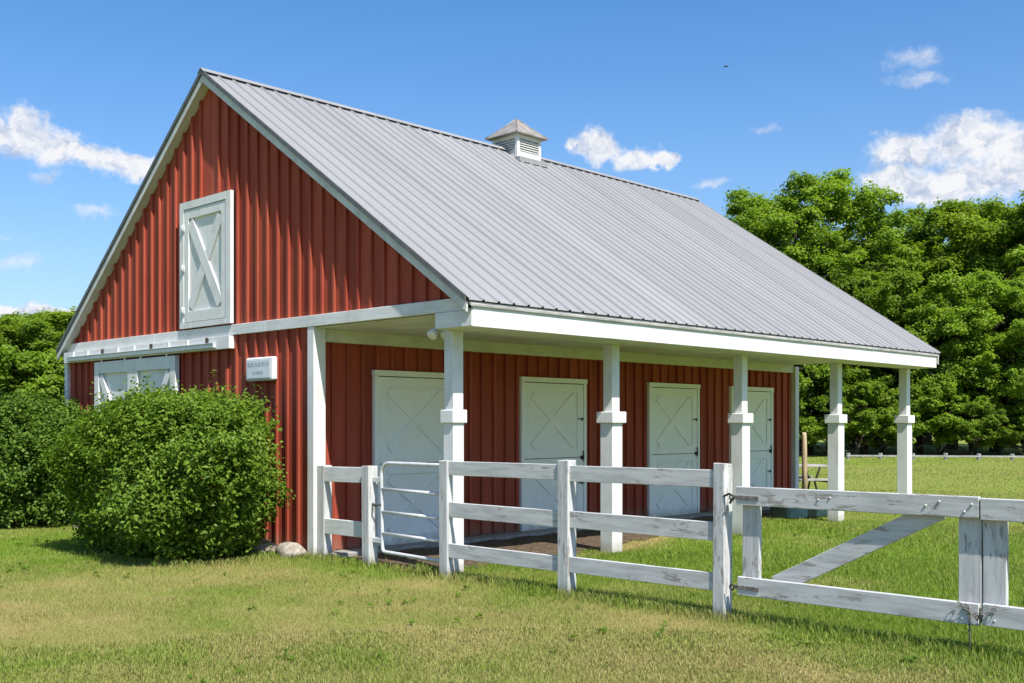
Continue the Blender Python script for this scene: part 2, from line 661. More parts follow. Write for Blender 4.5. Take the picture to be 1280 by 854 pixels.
xs = np.linspace(.02, 11.6, 120)
dv, df = [], []
for i, x in enumerate(xs):
    e = float(dirt_edge(x)) + .07 * math.sin(x * 5.1) + .05 * math.sin(x * 13.7 + 1)
    for j in range(8):
        t = j / 7
        dv.append((x, -.05 + t * (e + .05), .012 + .012 * math.sin(x * 9 + j * 2.1) * (1 - t) * (j > 0)))
for i in range(119):
    for j in range(7):
        a = i * 8 + j
        df.append((a, a + 1, a + 9, a + 8))
tag(mesh_obj('dirt_path', dv, df, DIRT), 'bare brown earth under the porch roof', None, None, 'structure')


def make_grass():
    rng = np.random.RandomState(11)
    rings = [(5.0, 8.0, 7000), (8.0, 10.5, 5200), (10.5, 14, 3000), (14, 19, 1200), (19, 28, 330), (28, 42, 100), (42, 56, 50)]
    view = math.atan2(.6963, .7178)
    P = []
    for (a, b, dens) in rings:
        half = rad(40)
        n = int(half * (b * b - a * a) * dens)
        r = np.sqrt(rng.uniform(a * a, b * b, n))
        t = view + rng.uniform(-half, half, n)
        P.append(np.stack([CAM[0] + r * np.cos(t), CAM[1] + r * np.sin(t), r], 1))
    P = np.concatenate(P)
    x, y, r = P.T
    keep = ~((x > -.06) & (x < 11.75) & (y > -.1) & (y < 7.1))
    inside = (x > 0) & (x < 11.7) & (y <= -.1) & (y > dirt_edge(x) + .05)
    keep &= ~(inside & (rng.rand(len(x)) > .035))
    keep &= fbm(x / .35, y / .35, 2) + rng.rand(len(x)) * .8 > .42
    x, y, r = x[keep], y[keep], r[keep]
    n = len(x)
    dry = dryness(x, y)
    isdry = np.clip(dry + rng.normal(0, .22, n), 0, 1)
    tall = np.zeros(n)
    tall += .055 * np.exp(-((x + .02) / .22) ** 2) * ((y < -2) & (y > -8.6))           # uncut strip under the fence
    tall += .05 * np.exp(-((x + .08) / .18) ** 2) * ((y < .6) & (y > -2.3))
    bx_, by_ = x + .97, y - 1.6
    tall += .05 * np.exp(-((np.sqrt((bx_ / .95) ** 2 + (by_ / 1.6) ** 2) - .95) / .12) ** 2)
    tall += .012 * ((x > .3) & (r < 22))
    h = rng.uniform(.014, .042, n) * (1 + .5 * (fbm(x / .8, y / .8, 2) - .5)) * (1.15 - .45 * dry) + tall * rng.uniform(.3, 1.2, n)
    h *= 1 + .3 * sstep(15, 40, r)
    w = np.maximum(.0019, .00030 * r) * rng.uniform(.8, 1.6, n)
    az = rng.uniform(0, 2 * np.pi, n)
    lean = rng.uniform(.1, .95, n) * h
    ld = az + rng.normal(0, .9, n) + np.pi / 2
    cx, sx = np.cos(az), np.sin(az)
    z0 = np.full(n, -.012)
    b0 = np.stack([x - cx * w, y - sx * w, z0], 1)
    b1 = np.stack([x + cx * w, y + sx * w, z0], 1)
    mx_, my_ = x + np.cos(ld) * lean * .3, y + np.sin(ld) * lean * .3
    m0 = np.stack([mx_ - cx * w * .8, my_ - sx * w * .8, h * .6], 1)
    m1 = np.stack([mx_ + cx * w * .8, my_ + sx * w * .8, h * .6], 1)
    tp = np.stack([x + np.cos(ld) * lean, y + np.sin(ld) * lean, h], 1)
    tint = rng.rand(n)
    nr = (r < 8.6) | (h > .06)                            # long and near blades are bent, the others straight
    nn = int(nr.sum())
    Va = np.stack([b0, b1, m0, m1, tp], 1)[nr].reshape(-1, 3)
    base = np.arange(nn) * 5
    Ta = np.stack([np.stack([base, base + 1, base + 3], 1), np.stack([base, base + 3, base + 2], 1), np.stack([base + 2, base + 3, base + 4], 1)], 1).reshape(-1, 3)
    Vb = np.stack([b0, b1, tp], 1)[~nr].reshape(-1, 3)
    Tb = len(Va) + np.arange(n - nn)[:, None] * 3 + np.arange(3)[None, :]
    V, T = np.concatenate([Va, Vb]), np.concatenate([Ta, Tb])
    pick = lambda q: np.concatenate([np.repeat(q[nr], 5), np.repeat(q[~nr], 3)])
    print('blades', n, 'tris', len(T))
    o = np_mesh('grass', V, T, GRASS, {'tint': ('POINT', pick(tint)), 'dry': ('POINT', pick(isdry))})
    tag(o, 'short uneven lawn grass with dry straw coloured patches', 'grass', None, 'stuff')


make_grass()


def make_weeds():
    """small broad-leaved rosettes scattered through the lawn"""
    rng = np.random.RandomState(77)
    n = 420
    r = np.sqrt(rng.uniform(30, 300, n))
    t = math.atan2(.6963, .7178) + rng.uniform(-.62, .62, n)
    x, y = CAM[0] + r * np.cos(t), CAM[1] + r * np.sin(t)
    ok = ~((x > -.2) & (x < 12) & (y > -2.2)) & (fbm(x / 1.5 + 31, y / 1.5, 2) > .47)
    x, y = x[ok], y[ok]
    V, F, T = [], [], []
    for a, b in zip(x, y):
        tt = rng.rand()
        s0 = rng.uniform(.6, 1.3)
        for k in range(rng.randint(6, 12)):
            q = rng.uniform(0, 2 * np.pi)
            L_, w_ = rng.uniform(.03, .065) * s0, rng.uniform(.008, .015) * s0
            z0, z1 = rng.uniform(.012, .03), rng.uniform(.02, .055)
            c_, s_ = np.cos(q), np.sin(q)
            k0 = len(V)
            V += [(a, b, z0), (a + c_ * L_ * .6 - s_ * w_, b + s_ * L_ * .6 + c_ * w_, z1), (a + c_ * L_, b + s_ * L_, z1 * .8), (a + c_ * L_ * .6 + s_ * w_, b + s_ * L_ * .6 - c_ * w_, z1)]
            F.append((k0, k0 + 1, k0 + 2, k0 + 3))
            T += [tt * .5] * 4
    o = np_mesh('weeds', np.array(V), np.array(F), LEAF_BUSH, {'tint': ('POINT', np.array(T))})
    tag(o, 'small dark green broad leaved weeds scattered in the lawn', 'weeds', None, 'stuff')


make_weeds()

# ------------------------------------------------------------------ barn
RY, RZ = 2.378, 6.505            # ridge
EY, EZ = -2.954, 2.932           # porch side eave
LY, LZ = 7.14, 2.85              # far eave
X0, X1 = -.155, 11.79            # roof ends
SR = (RZ - EZ) / (RY - EY)
SL = (RZ - LZ) / (LY - RY)


def roof_z(y):
    return RZ - SR * (RY - y) if y < RY else RZ - SL * (y - RY)


barn = empty('barn', (0, 0, 0), 'red board and batten barn with white trim and grey ribbed metal roof', 'barn')
rb = random.Random(8)
PITCH = .2385
UNDER = .105                      # roof plane to underside of the rake soffit


def gable_sheath(name, x0, x1):
    """upper gable and the lower wall of the closed part as one prism"""
    poly = [(0.03, 0.0), (6.97, 0.0), (6.97, 2.86), (RY, RZ - .24), (-2.75, 2.86), (0.03, 2.86)]
    v = [(x0, y, z) for y, z in poly] + [(x1, y, z) for y, z in poly]
    n = len(poly)
    f = [tuple(range(n)), tuple(range(2 * n - 1, n - 1, -1))] + [(i, i + n, (i + 1) % n + n, (i + 1) % n) for i in range(n)]
    return mesh_obj(name, v, f, RED, barn)


gw = gable_sheath('gable_wall', .024, .12)
gable_sheath('rear_gable_wall', 11.60, 11.70)


def vboard(name, x0, x1, ya, yb, zb, ztop, parent):
    """vertical board in the gable plane whose top follows ztop(y)"""
    v = [(x0, ya, zb), (x1, ya, zb), (x1, yb, zb), (x0, yb, zb),
         (x0, ya, ztop(ya)), (x1, ya, ztop(ya)), (x1, yb, ztop(yb)), (x0, yb, ztop(yb))]
    return hexa(name, v, RED, parent)


top_gable = lambda y: roof_z(y) - UNDER - .035 * (1 + SR) + .02
# upper gable boards and battens
y = -2.62
k = 0
while y < 6.86:
    ya, yb = y, min(y + PITCH - .004, 6.87)
    cuts = [ya, yb]
    if ya < RY < yb:
        cuts = [ya, RY, yb]
    for a, b in zip(cuts[:-1], cuts[1:]):
        if top_gable(a) > 2.99 and top_gable(b) > 2.99:
            dx = rb.uniform(-.002, .002)
            vboard('board', .0 + dx, .022, a, b, 2.93, top_gable, gw)
    bw = rb.uniform(.018, .021)
    yc = y - .002
    if top_gable(yc - bw) > 2.99 and top_gable(yc + bw) > 2.99 and not (yc - bw < RY < yc + bw):
        vboard('batten', -.037 + rb.uniform(-.002, .002), -.0035, yc - bw, yc + bw, 2.93, top_gable, gw)
    y += PITCH
# lower gable boards
y = .03
flat = lambda z: (lambda yy: z)
while y < 6.93:
    yb = min(y + PITCH - .004, 6.94)
    vboard('board', rb.uniform(-.002, .002), .022, y, yb, .06, flat(2.86), gw)
    bw = rb.uniform(.018, .021)
    if y > .1:
        vboard('batten', -.037 + rb.uniform(-.002, .002), -.0035, y - .002 - bw, y - .002 + bw, .06, flat(2.86), gw)
    y += PITCH

# porch wall
pw = box('porch_wall', (.13, .024, 0), (11.66, .12, 2.822), RED, barn)
doors_x = [(.938, 2.43), (3.693, 5.187), (6.824, 8.314), (9.345, 10.835)]


def clear_top(xa, xb):
    for (a, b) in doors_x:
        if xb > a + .02 and xa < b - .02:
            return 2.34
    return .06


x = .06
while x < 11.6:
    xb = min(x + PITCH - .004, 11.62)
    segs = [(x, xb)]
    for (a, b) in doors_x:                               # boards are cut at the door casings
        ns = []
        for (p, q) in segs:
            for e in (a + .03, b - .03):
                if p < e < q:
                    ns.append((p, e)); p = e
            ns.append((p, q))
        segs = ns
    for (p, q) in segs:
        if q - p < .01:
            continue
        zb = 2.30 if any(p >= a + .02 and q <= b - .02 for a, b in doors_x) else .06
        box('board', (p, rb.uniform(-.002, .002), zb), (q, .022, 2.78), RED, pw)
    bw = rb.uniform(.018, .021)
    xc = x - .002
    zb = 2.355 if any(xc + bw > a - .01 and xc - bw < b + .01 for a, b in doors_x) else .06
    if x > .2:
        box('batten', (xc - bw, -.037 + rb.uniform(-.002, .002), zb), (xc + bw, -.0035, 2.78), RED, pw)
    x += PITCH

box('side_wall', (.13, 6.88, 0), (11.59, 6.97, 2.84), RED, barn)

# white corner boards, band, frieze
multi('corner_post', [((-.05, -.10, 0), (.13, .024, 2.838))], WHITE, barn)
box('corner_board', (-.052, 6.93, 0), (.10, 7.04, 2.838), WHITE, barn)
box('corner_board', (11.625, -.10, 0), (11.76, .022, 2.79), WHITE, barn)
bnd = None
for (a, b) in ((7.03, 3.9), (3.896, .95), (.946, -2.80)):
    box('trim_band', (-.058, a, 2.84), (.0, b, 2.978), WHITE_H, barn, .004)
box('frieze_board', (.135, -.052, 2.665), (11.62, -.003, 2.822), WHITE_H, barn)

# rake boards, soffits and the roof
def slope_board(name, side, x0, x1, d0, d1, mat, ya=None, yb=None, parent=None):
    """board lying along a roof slope: x0..x1 across, d0..d1 below the roof plane"""
    s = SR if side < 0 else SL
    nrm = math.sqrt(1 + s * s)
    ya = RY if ya is None else ya
    yb = (EY if side < 0 else LY) if yb is None else yb
    v = []
    for yy in (ya, yb):
        z = roof_z(yy)
        v.append([(x0, yy, z - d1 * nrm), (x1, yy, z - d1 * nrm), (x1, yy, z - d0 * nrm), (x0, yy, z - d0 * nrm)])
    a, b = v
    return hexa(name, [a[0], a[1], b[1], b[0], a[3], a[2], b[2], b[3]], mat, parent or barn)


deck = slope_board('roof', -1, X0 + .05, X1 - .05, .030, .050, WGREY)
deck2 = slope_board('roof', 1, X0 + .05, X1 - .05, .030, .050, WGREY)
for side in (-1, 1):
    end = EY + .03 if side < 0 else LY - .02
    slope_board('rake_board', side, X0 + .008, X0 + .034, .034, .118, RAKE, yb=end)
    slope_board('rake_soffit', side, X0 + .036, -.002, .098, .110, RAKE, yb=end + (.25 if side < 0 else -.12))
    slope_board('rake_board', side, X1 - .034, X1 - .008, .032, .185, RAKE, yb=end)
    slope_board('rake_trim', side, X0 - .012, X0 + .006, -.026, .028, EDGEM, yb=end)


def roof_panel(side, xa, n_rib, pitch, parent):
    s = SR if side < 0 else SL
    ye, ze = (EY, EZ) if side < 0 else (LY, LZ)
    nrm = Vector((0, -s, 1)).normalized() if side < 0 else Vector((0, s, 1)).normalized()
    prof = []
    for i in range(n_rib):
        b = i * pitch
        lap = .003 if i == 0 else 0.0                    # the sheet edge laps over its neighbour
        prof += [(b + .0, .021 + lap), (b + .012, .021 + lap), (b + .022, .001), (b + .078, .001), (b + .084, .004), (b + .092, .001),
                 (b + .138, .001), (b + .146, .004), (b + .152, .001), (b + pitch - .022, .001), (b + pitch - .012, .021)]
    prof.append((n_rib * pitch, .021))
    V, F = [], []
    rows = 2
    for r in range(rows):
        y_, z_ = ((RY, RZ), (ye, ze))[r]
        for (px, h) in prof:
            V.append(Vector((xa + px, y_, z_)) + nrm * h)
    n = len(prof)
    for i in range(n - 1):
        F.append((i, i + 1, n + i + 1, n + i) if side > 0 else (i, n + i, n + i + 1, i + 1))
    # a thin lip at the eave so the sheet has an edge
    for (px, h) in prof:
        V.append(Vector((xa + px, ye, ze)) + nrm * (h - .006))
    for i in range(n - 1):
        F.append((n + i, 2 * n + i, 2 * n + i + 1, n + i + 1))
    return mesh_obj('roof_panel', V, F, ROOF, parent)


NP = 13
PW = (X1 - X0) / NP
for i in range(NP):
    roof_panel(-1, X0 + i * PW, 4, PW / 4, deck)
    roof_panel(1, X0 + i * PW, 4, PW / 4, deck2)
# foam closure under the ridge cap, and the cap itself in lengths
for (a, b, par) in ((X0, 5.78, deck), (6.46, X1, deck)):
    v = []
    for xx in (a, b):
        for (yo, dz) in ((-.062, .001), (-.060, .030), (.0, .040), (.060, .030), (.062, .001)):
            yy = RY + yo
            v.append((xx, yy, roof_z(yy) + dz))
    mesh_obj('ridge_closure', v, [(0, 5, 6, 1), (1, 6, 7, 2), (2, 7, 8, 3), (3, 8, 9, 4), (0, 1, 2, 3, 4), (9, 8, 7, 6, 5)], DARK, par)
cx_ = [X0 - .02, 2.9, 5.79]
cap_spans = [(X0 - .02, 2.9), (2.902, 5.79), (6.45, 9.1), (9.102, X1 + .02)]
for (a, b) in cap_spans:
    v = []
    for xx in (a, b):
        for (yo, dz) in ((-.075, .040), (-.02, .044), (.0, .050), (.02, .044), (.075, .040)):
            yy = RY + yo
            v.append((xx, yy, roof_z(yy) + dz))
        for (yo, dz) in ((.075, .046), (.0, .056), (-.075, .046)):
            yy = RY + yo
            v.append((xx, yy, roof_z(yy) + dz))
    f = [(i, (i + 1) % 8, (i + 1) % 8 + 8, i + 8) for i in range(8)] + [tuple(range(7, -1, -1)), tuple(range(8, 16))]
    mesh_obj('ridge_cap', v, f, ROOF, deck)

# boxed eave beam with fascia boards, soffit
box('eave_beam', (-.045, -2.905, 2.66), (11.66, -2.36, 2.86), WHITE_H, barn, .004)
fx = [-.055, 3.05, 6.25, 9.1, 11.668]
for a, b in zip(fx[:-1], fx[1:]):
    dy = rb.uniform(-.004, .004)
    box('fascia_board', (a, -2.932 + dy, 2.662), (b - .004, -2.908 + dy, 2.922), WHITE_H, barn, .003)
box('eave_return', (-.070, -2.925, 2.668), (-.048, -2.355, 2.836), WHITE_H, barn, .003)
sx = [.02, 2.44, 4.88, 7.32, 9.76, 11.6]
for a, b in zip(sx[:-1], sx[1:]):
    box('soffit_panel', (a, -2.358, 2.824), (b - .005, .02, 2.838), WHITE_H, barn)

# porch posts
for xn in (.098, 2.842, 5.885, 8.838, 11.50):
    if xn < 1:                                            # the corner post is slim all the way down
        p = box('porch_post', (xn + .022, -2.44, 0), (xn + .183, -2.28, 1.66), WHITE, barn, .006)
        box('upper_shaft', (xn + .027, -2.435, 1.79), (xn + .178, -2.285, 2.662), WHITE, p, .005)
        box('collar', (xn - .004, -2.466, 1.652), (xn + .209, -2.254, 1.798), WHITE, p, .008)
        continue
    p = box('porch_post', (xn, -2.46, 0), (xn + .205, -2.26, 1.66), WHITE, barn, .006)
    box('upper_shaft', (xn + .027, -2.435, 1.79), (xn + .178, -2.285, 2.662), WHITE, p, .005)
    box('collar', (xn - .037, -2.497, 1.652), (xn + .242, -2.223, 1.798), WHITE, p, .008)

# concrete strip along the wall
box('concrete_sill', (.14, -.34, -.02), (11.62, -.001, .052), CONC, barn, .008)


# stall doors: casing, two leaves with stiles, rails and crossed braces, bolts
def stall_door(parent):
    W = 1.49
    c = multi('stall_door', [((0, -.062, .03), (.068, -.0045, 2.268)), ((W - .068, -.062, .03), (W, -.0045, 2.268)),
                             ((-.008, -.070, 2.27), (W + .008, -.0045, 2.342))], DOORW, parent)
    xa, xb = .074, W - .074
    for nm, za, zb in (('upper_leaf', 1.122, 2.258), ('lower_leaf', .045, 1.112)):
        box(nm, (xa, -.030, za), (xb, -.006, zb), DOORW, c)
        sw = .135
        for (n2, a, b) in (('stile', (xa, za), (xa + sw, zb)), ('stile', (xb - sw, za), (xb, zb)),
                           ('rail', (xa + sw + .001, zb - sw), (xb - sw - .001, zb)), ('rail', (xa + sw + .001, za), (xb - sw - .001, za + sw))):
            box(n2, (a[0], -.050, a[1]), (b[0], -.031, b[1]), DOORW, c, .003)
        x0, x1, z0, z1 = xa + sw + .002, xb - sw - .002, za + sw + .002, zb - sw - .002
        h = .062
        L = math.hypot(x1 - x0, z1 - z0)
        ux, uz = (x1 - x0) / L, (z1 - z0) / L
        for sgn, dep in ((1, .049), (-1, .046)):
            if sgn > 0:
                p, q = (x0 + ux * .07, z0 + uz * .07), (x1 - ux * .07, z1 - uz * .07)
            else:
                p, q = (x0 + ux * .07, z1 - uz * .07), (x1 - ux * .07, z0 + uz * .07)
            bar('brace', (p[0], -(.031 + dep) / 2, p[1]), (q[0], -(.031 + dep) / 2, q[1]), 2 * h, dep - .031, (0, 1, 0), DOORW, c)
    for z in (1.72, .72):
        box('bolt', (xb - .13, -.060, z - .008), (W - .01, -.0515, z + .008), IRON, c)
        box('pull', (xb - .05, -.074, z - .03), (xb - .035, -.0605, z + .02), IRON, c)
    tube('latch', [(xb - .02, -.075, 1.06), (xb - .02, -.075, 1.22)], .011, IRON, c, 6)
    box('latch_plate', (xb - .07, -.0625, 1.085), (xb - .012, -.0515, 1.14), IRON, c)
    return c


def copy_tree(o, parent):
    c = o.copy()
    COL.objects.link(c)
    c.parent = parent
    for ch in o.children:
        copy_tree(ch, c)
    return c


d0 = stall_door(barn)
for i, (a, b) in enumerate(doors_x):
    o = d0 if i == 0 else copy_tree(d0, barn)
    o.location = (a, 0, 0)

# loft door
ld = multi('loft_door', [((-.088, 1.745, 3.0), (-.036, 1.865, 4.79)), ((-.088, 2.99, 3.0), (-.036, 3.102, 4.79)),
                         ((-.090, 1.866, 4.685), (-.036, 2.989, 4.79)), ((-.090, 1.866, 3.0), (-.036, 2.989, 3.075))], WHITE, barn)
box('door_panel', (-.052, 1.872, 3.08), (-.030, 2.984, 4.68), WHITE, ld)
for (a, b) in (((1.876, 3.085), (1.99, 4.675)), ((2.866, 3.085), (2.98, 4.675)), ((1.991, 3.085), (2.865, 3.235)), ((1.991, 4.545), (2.865, 4.675))):
    box('frame_board', (-.081, a[0], a[1]), (-.053, b[0], b[1]), WHITE, ld, .003)
for sgn, dep in ((1, .080), (-1, .077)):
    p, q = ((2.03, 3.29), (2.826, 4.49)) if sgn > 0 else ((2.03, 4.49), (2.826, 3.29))
    bar('brace', (-(.053 + dep) / 2, p[0], p[1]), (-(.053 + dep) / 2, q[0], q[1]), .165, dep - .053, (1, 0, 0), WHITE, ld)
for z in (3.25, 3.85, 4.42):
    box('hinge', (-.100, 2.95, z - .04), (-.0905, 3.04, z + .04), LAMPG, ld)
    tube('hinge_pin', [(-.104, 2.992, z - .05), (-.104, 2.992, z + .05)], .012, LAMPG, ld, 6)

# sliding doors on their track
tr = box('door_track', (-.120, 1.725, 2.655), (-.036, 6.92, 2.828), WHITE_H, barn, .004)
box('track_rail', (-.165, 2.05, 2.675), (-.1215, 6.70, 2.735), STEEL, tr, .006)
box('track_lip', (-.185, 2.05, 2.736), (-.1215, 6.70, 2.744), STEEL, tr)
for i in range(9):
    yy = 2.25 + i * .53
    box('bracket', (-.150, yy, 2.746), (-.1215, yy + .035, 2.822), IRON if i % 3 == 0 else STEEL, tr)
for (ya, yb, left) in ((4.485, 5.77, True), (3.18, 4.475, False)):
    sd = box('sliding_door', (-.072, ya, .08), (-.050, yb, 2.63), WHITE, barn)
    for (a, b) in (((ya, .085), (ya + .15, 2.625)), ((yb - .15, .085), (yb, 2.625)), ((ya + .151, 2.44), (yb - .151, 2.625)),
                   ((ya + .151, .085), (yb - .151, .27)), ((ya + .151, 1.20), (yb - .151, 1.36))):
        box('frame_board', (-.120, a[0], a[1]), (-.073, b[0], b[1]), WHITE, sd, .003)
    if left:
        p, q = (yb - .20, 2.40), (ya + .45, 1.42)
    else:
        p, q = (ya + .20, 2.40), (yb - .45, 1.42)
    bar('brace', (-.094, p[0], p[1]), (-.094, q[0], q[1]), .13, .042, (1, 0, 0), WHITE, sd)
    for yy in (ya + .25, yb - .25):
        box('hanger', (-.1175, yy - .02, 2.60), (-.1195 + .008, yy + .02, 2.66), STEEL, sd)

# cupola
cu0, cu1, cv0, cv1 = 5.815, 6.43, 2.065, 2.69
cup = box('cupola', (cu0 + .03, cv0 + .03, 6.1), (cu1 - .03, cv1 - .03, 6.70), WGREY, barn)
for (a, b) in (((cu0, cv0), (cu0 + .06, cv0 + .06)), ((cu1 - .06, cv0), (cu1, cv0 + .06)), ((cu0, cv1 - .06), (cu0 + .06, cv1)), ((cu1 - .06, cv1 - .06), (cu1, cv1))):
    box('corner_board', (a[0], a[1], 6.15), (b[0], b[1], 6.76), WHITE, cup)
for (a, b) in (((cu0 + .061, cv0 + .008), (cu1 - .061, cv0 + .029)), ((cu0 + .061, cv1 - .029), (cu1 - .061, cv1 - .008)),
               ((cu0 + .008, cv0 + .061), (cu0 + .029, cv1 - .061)), ((cu1 - .029, cv0 + .061), (cu1 - .008, cv1 - .061))):
    box('side_panel', (a[0], a[1], 6.15), (b[0], b[1], 6.47), WHITE, cup)
    box('head_rail', (a[0], a[1], 6.69), (b[0], b[1], 6.76), WHITE, cup)
for i in range(5):
    z = 6.485 + i * .041
    bar('louver_slat', (cu0 + .061, cv0 + .016, z), (cu1 - .061, cv0 + .016, z), .046, .008, (0, -.75, .9), WHITE, cup)
    bar('louver_slat', (cu0 + .016, cv0 + .061, z), (cu0 + .016, cv1 - .061, z), .046, .008, (-.75, 0, .9), WHITE, cup)
    bar('louver_slat', (cu1 - .016, cv0 + .061, z), (cu1 - .016, cv1 - .061, z), .046, .008, (.75, 0, .9), WHITE, cup)
    bar('louver_slat', (cu0 + .061, cv1 - .016, z), (cu1 - .061, cv1 - .016, z), .046, .008, (0, .75, .9), WHITE, cup)


def cup_roof():
    c = ((cu0 + cu1) / 2, (cv0 + cv1) / 2)
    hw = (cu1 - cu0) / 2
    levels = [(hw + .095, 6.752), (hw + .095, 6.768), (hw - .02, 6.86), (hw - .15, 6.975), (.028, 7.105), (.020, 7.125)]
    V, F = [], []
    for (r, z) in levels:
        V += [(c[0] - r, c[1] - r, z), (c[0] + r, c[1] - r, z), (c[0] + r, c[1] + r, z), (c[0] - r, c[1] + r, z)]
    F.append((3, 2, 1, 0))
    n = len(levels)
    for i in range(n - 1):
        for k in range(4):
            l = (k + 1) % 4
            F.append((i * 4 + k, i * 4 + l, (i + 1) * 4 + l, (i + 1) * 4 + k))
    F.append(tuple((n - 1) * 4 + k for k in range(4)))
    mesh_obj('cupola_roof', V, F, SHING, cup)
    for k in range(4):
        pts = [Vector(V[i * 4 + k]) + Vector((0, 0, .004)) for i in range(1, n - 1)]
        tube('hip_ridge', pts, .011, SHING, cup, 5)


cup_roof()
box('flashing', (cu0 - .06, cv0 - .11, roof_z(cv0 - .06) - .01), (cu1 + .06, cv0 - .002, roof_z(cv0) + .035), ROOF, cup)

# twin floodlight under the soffit
fl = box('floodlight', (.20, -2.22, 2.75), (.32, -2.10, 2.823), LAMPG, barn, .01)
for (dx, dy) in ((-.10, .04), (.02, -.02)):
    c = Vector((.26 + dx, -2.16 + dy, 2.70))
    d = Vector((-.55, -.25 + dy * 3, -.55)).normalized()
    tube('lamp_head', [c, c + d * .05, c + d * .12, c + d * .125], [.028, .045, .062, .05], LAMPG, fl, 12)
    tube('lamp_arm', [(.26, -2.16, 2.735), c], .012, LAMPG, fl, 6)

# ------------------------------------------------------------------ sign on the gable wall
sg = empty('sign', (-.036, 1.0, 2.2), 'small white framed sign with two lines of lettering on gable', 'sign')
sg_body = box('sign_box', (-.085, -.315, 0), (-.001, .318, .305), WHITE, sg, .02)
box('sign_face', (-.090, -.265, .035), (-.0845, .272, .27), SIGNF, sg, .002)
rs = random.Random(4)


def glyph_row(name, y0, z0, h, n, w, parent):
    """letter-sized strokes too small to read, as in the photograph"""
    v, f = [], []
    for i in range(n):
        yy = y0 - i * w
        parts = [((yy, z0), (yy - w * .2, z0 + h))]
        if rs.random() < .75:
            parts.append(((yy - w * .5, z0), (yy - w * .7, z0 + h)))
        parts.append(((yy - w * .2, z0 + h * rs.choice((0, .4, .8))), (yy - w * .5, z0 + h * rs.choice((.2, .6, 1)))))
        for (a, b) in parts:
            k = len(v)
            v += boxv((-.0915, min(a[0], b[0]), min(a[1], b[1])), (-.0902, max(a[0], b[0]), max(a[1], b[1]) + .004))
            f += [tuple(q + k for q in t) for t in BOXF]
    return mesh_obj(name, v, f, INK, parent)


glyph_row('lettering', .245, .185, .052, 12, .041, sg)
glyph_row('lettering', .125, .085, .034, 6, .040, sg)

# ------------------------------------------------------------------ fences and gates
rf = random.Random(21)


def rail(name, p, q, h, t, mat, parent, bevel=.004):
    p, q = Vector(p), Vector(q)
    j = lambda s: Vector((rf.uniform(-s, s), 0, rf.uniform(-s, s)))
    return bar(name, p + j(.006), q + j(.006), h, t, (1, 0, 0), mat, parent, bevel)


def fence_post(y0, y1, x0, x1, z, parent, mat):
    """square post with an eased, slightly sloped top"""
    tl = rf.uniform(-.008, .008)
    v = boxv((x0, y0, -.05), (x1, y1, z))
    v = v[:4] + [(a + tl, b + rf.uniform(-.004, .004), c + rf.uniform(-.006, .006)) for a, b, c in v[4:]]
    return hexa('post', v, mat, parent, .006)


f1 = empty('rail_fence', (0, -4.2, 0), 'white three rail board fence with weathered posts between porch and wooden gate', 'fence')
F1 = lambda *a: a
off = Vector((0, 4.2, 0))


def shift(o, d):
    for v in o.data.vertices:
        v.co += d
    return o


for (ya, yb, z) in ((-2.555, -2.425, 1.25), (-4.26, -4.125, 1.30), (-6.0, -5.885, 1.31)):
    xw = .085 if z < 1.26 else .13
    shift(fence_post(ya, yb, -.075, -.075 + xw, z, f1, PEELV if z > 1.305 else FENCEV), off)
for (ya, yb) in ((-2.556, -4.124), (-4.261, -5.884)):
    for (a, b) in ((.222, .372), (.648, .808), (1.100, 1.250)):
        shift(rail('rail', (-.035, ya, (a + b) / 2), (-.035, yb, (a + b) / 2), b - a, .04, FENCEH, f1), off)

f2 = empty('rail_fence', (0, -.7, 0), 'short two rail white fence piece joining corner of barn to metal gate', 'fence')
off = Vector((0, .7, 0))
shift(box('post', (.0, -.245, -.03), (.125, -.102, 1.135), FENCEV, f2, .006), off)
shift(fence_post(-1.19, -1.055, -.05, .085, 1.155, f2, FENCEV), off)
for (a, b) in ((.945, 1.128), (.305, .490)):
    shift(rail('rail', (.03, -.246, (a + b) / 2), (.03, -1.054, (a + b) / 2), b - a, .04, WHITE_H, f2), off)

# tubular metal gate
g1 = empty('metal_gate', (0, -1.85, 0), 'silver tubular steel gate with rounded top corner before first stall door', 'gate')
off = Vector((0, 1.85, 0))
ya, yb = -1.33, -2.385
zt, zb_ = 1.195, .155
cr = .13
pts = []
for (cy, cz, a0, a1) in ((ya - cr, zt - cr, 0, 90), (yb + .05, zt - .05, 90, 180), (yb + .05, zb_ + .05, 180, 270), (ya - .07, zb_ + .07, 270, 360)):
    r = cr if (cy == ya - cr and cz > 1) else .05
    for i in range(6):
        a = rad(a0 + (a1 - a0) * i / 5)
        pts.append((.02, cy + r * math.cos(a), cz + r * math.sin(a)))
shift(tube('gate_frame', pts, .021, STEEL, g1, 10, True), off)
for z in (.895, .632, .385):
    shift(tube('gate_rail', [(.02, ya - .012, z), (.02, yb + .012, z - .012)], .019, STEEL, g1, 10), off)
for z in (.30, 1.0):
    shift(box('hinge', (.0, ya - .01, z - .03), (.04, ya + .135, z + .03), STEEL, g1, .005), off)
shift(tube('latch_chain', [(.0, ya - .02, .72), (-.03, ya + .05, .70), (.0, ya + .13, .72)], .012, IRON, g1, 6), off)


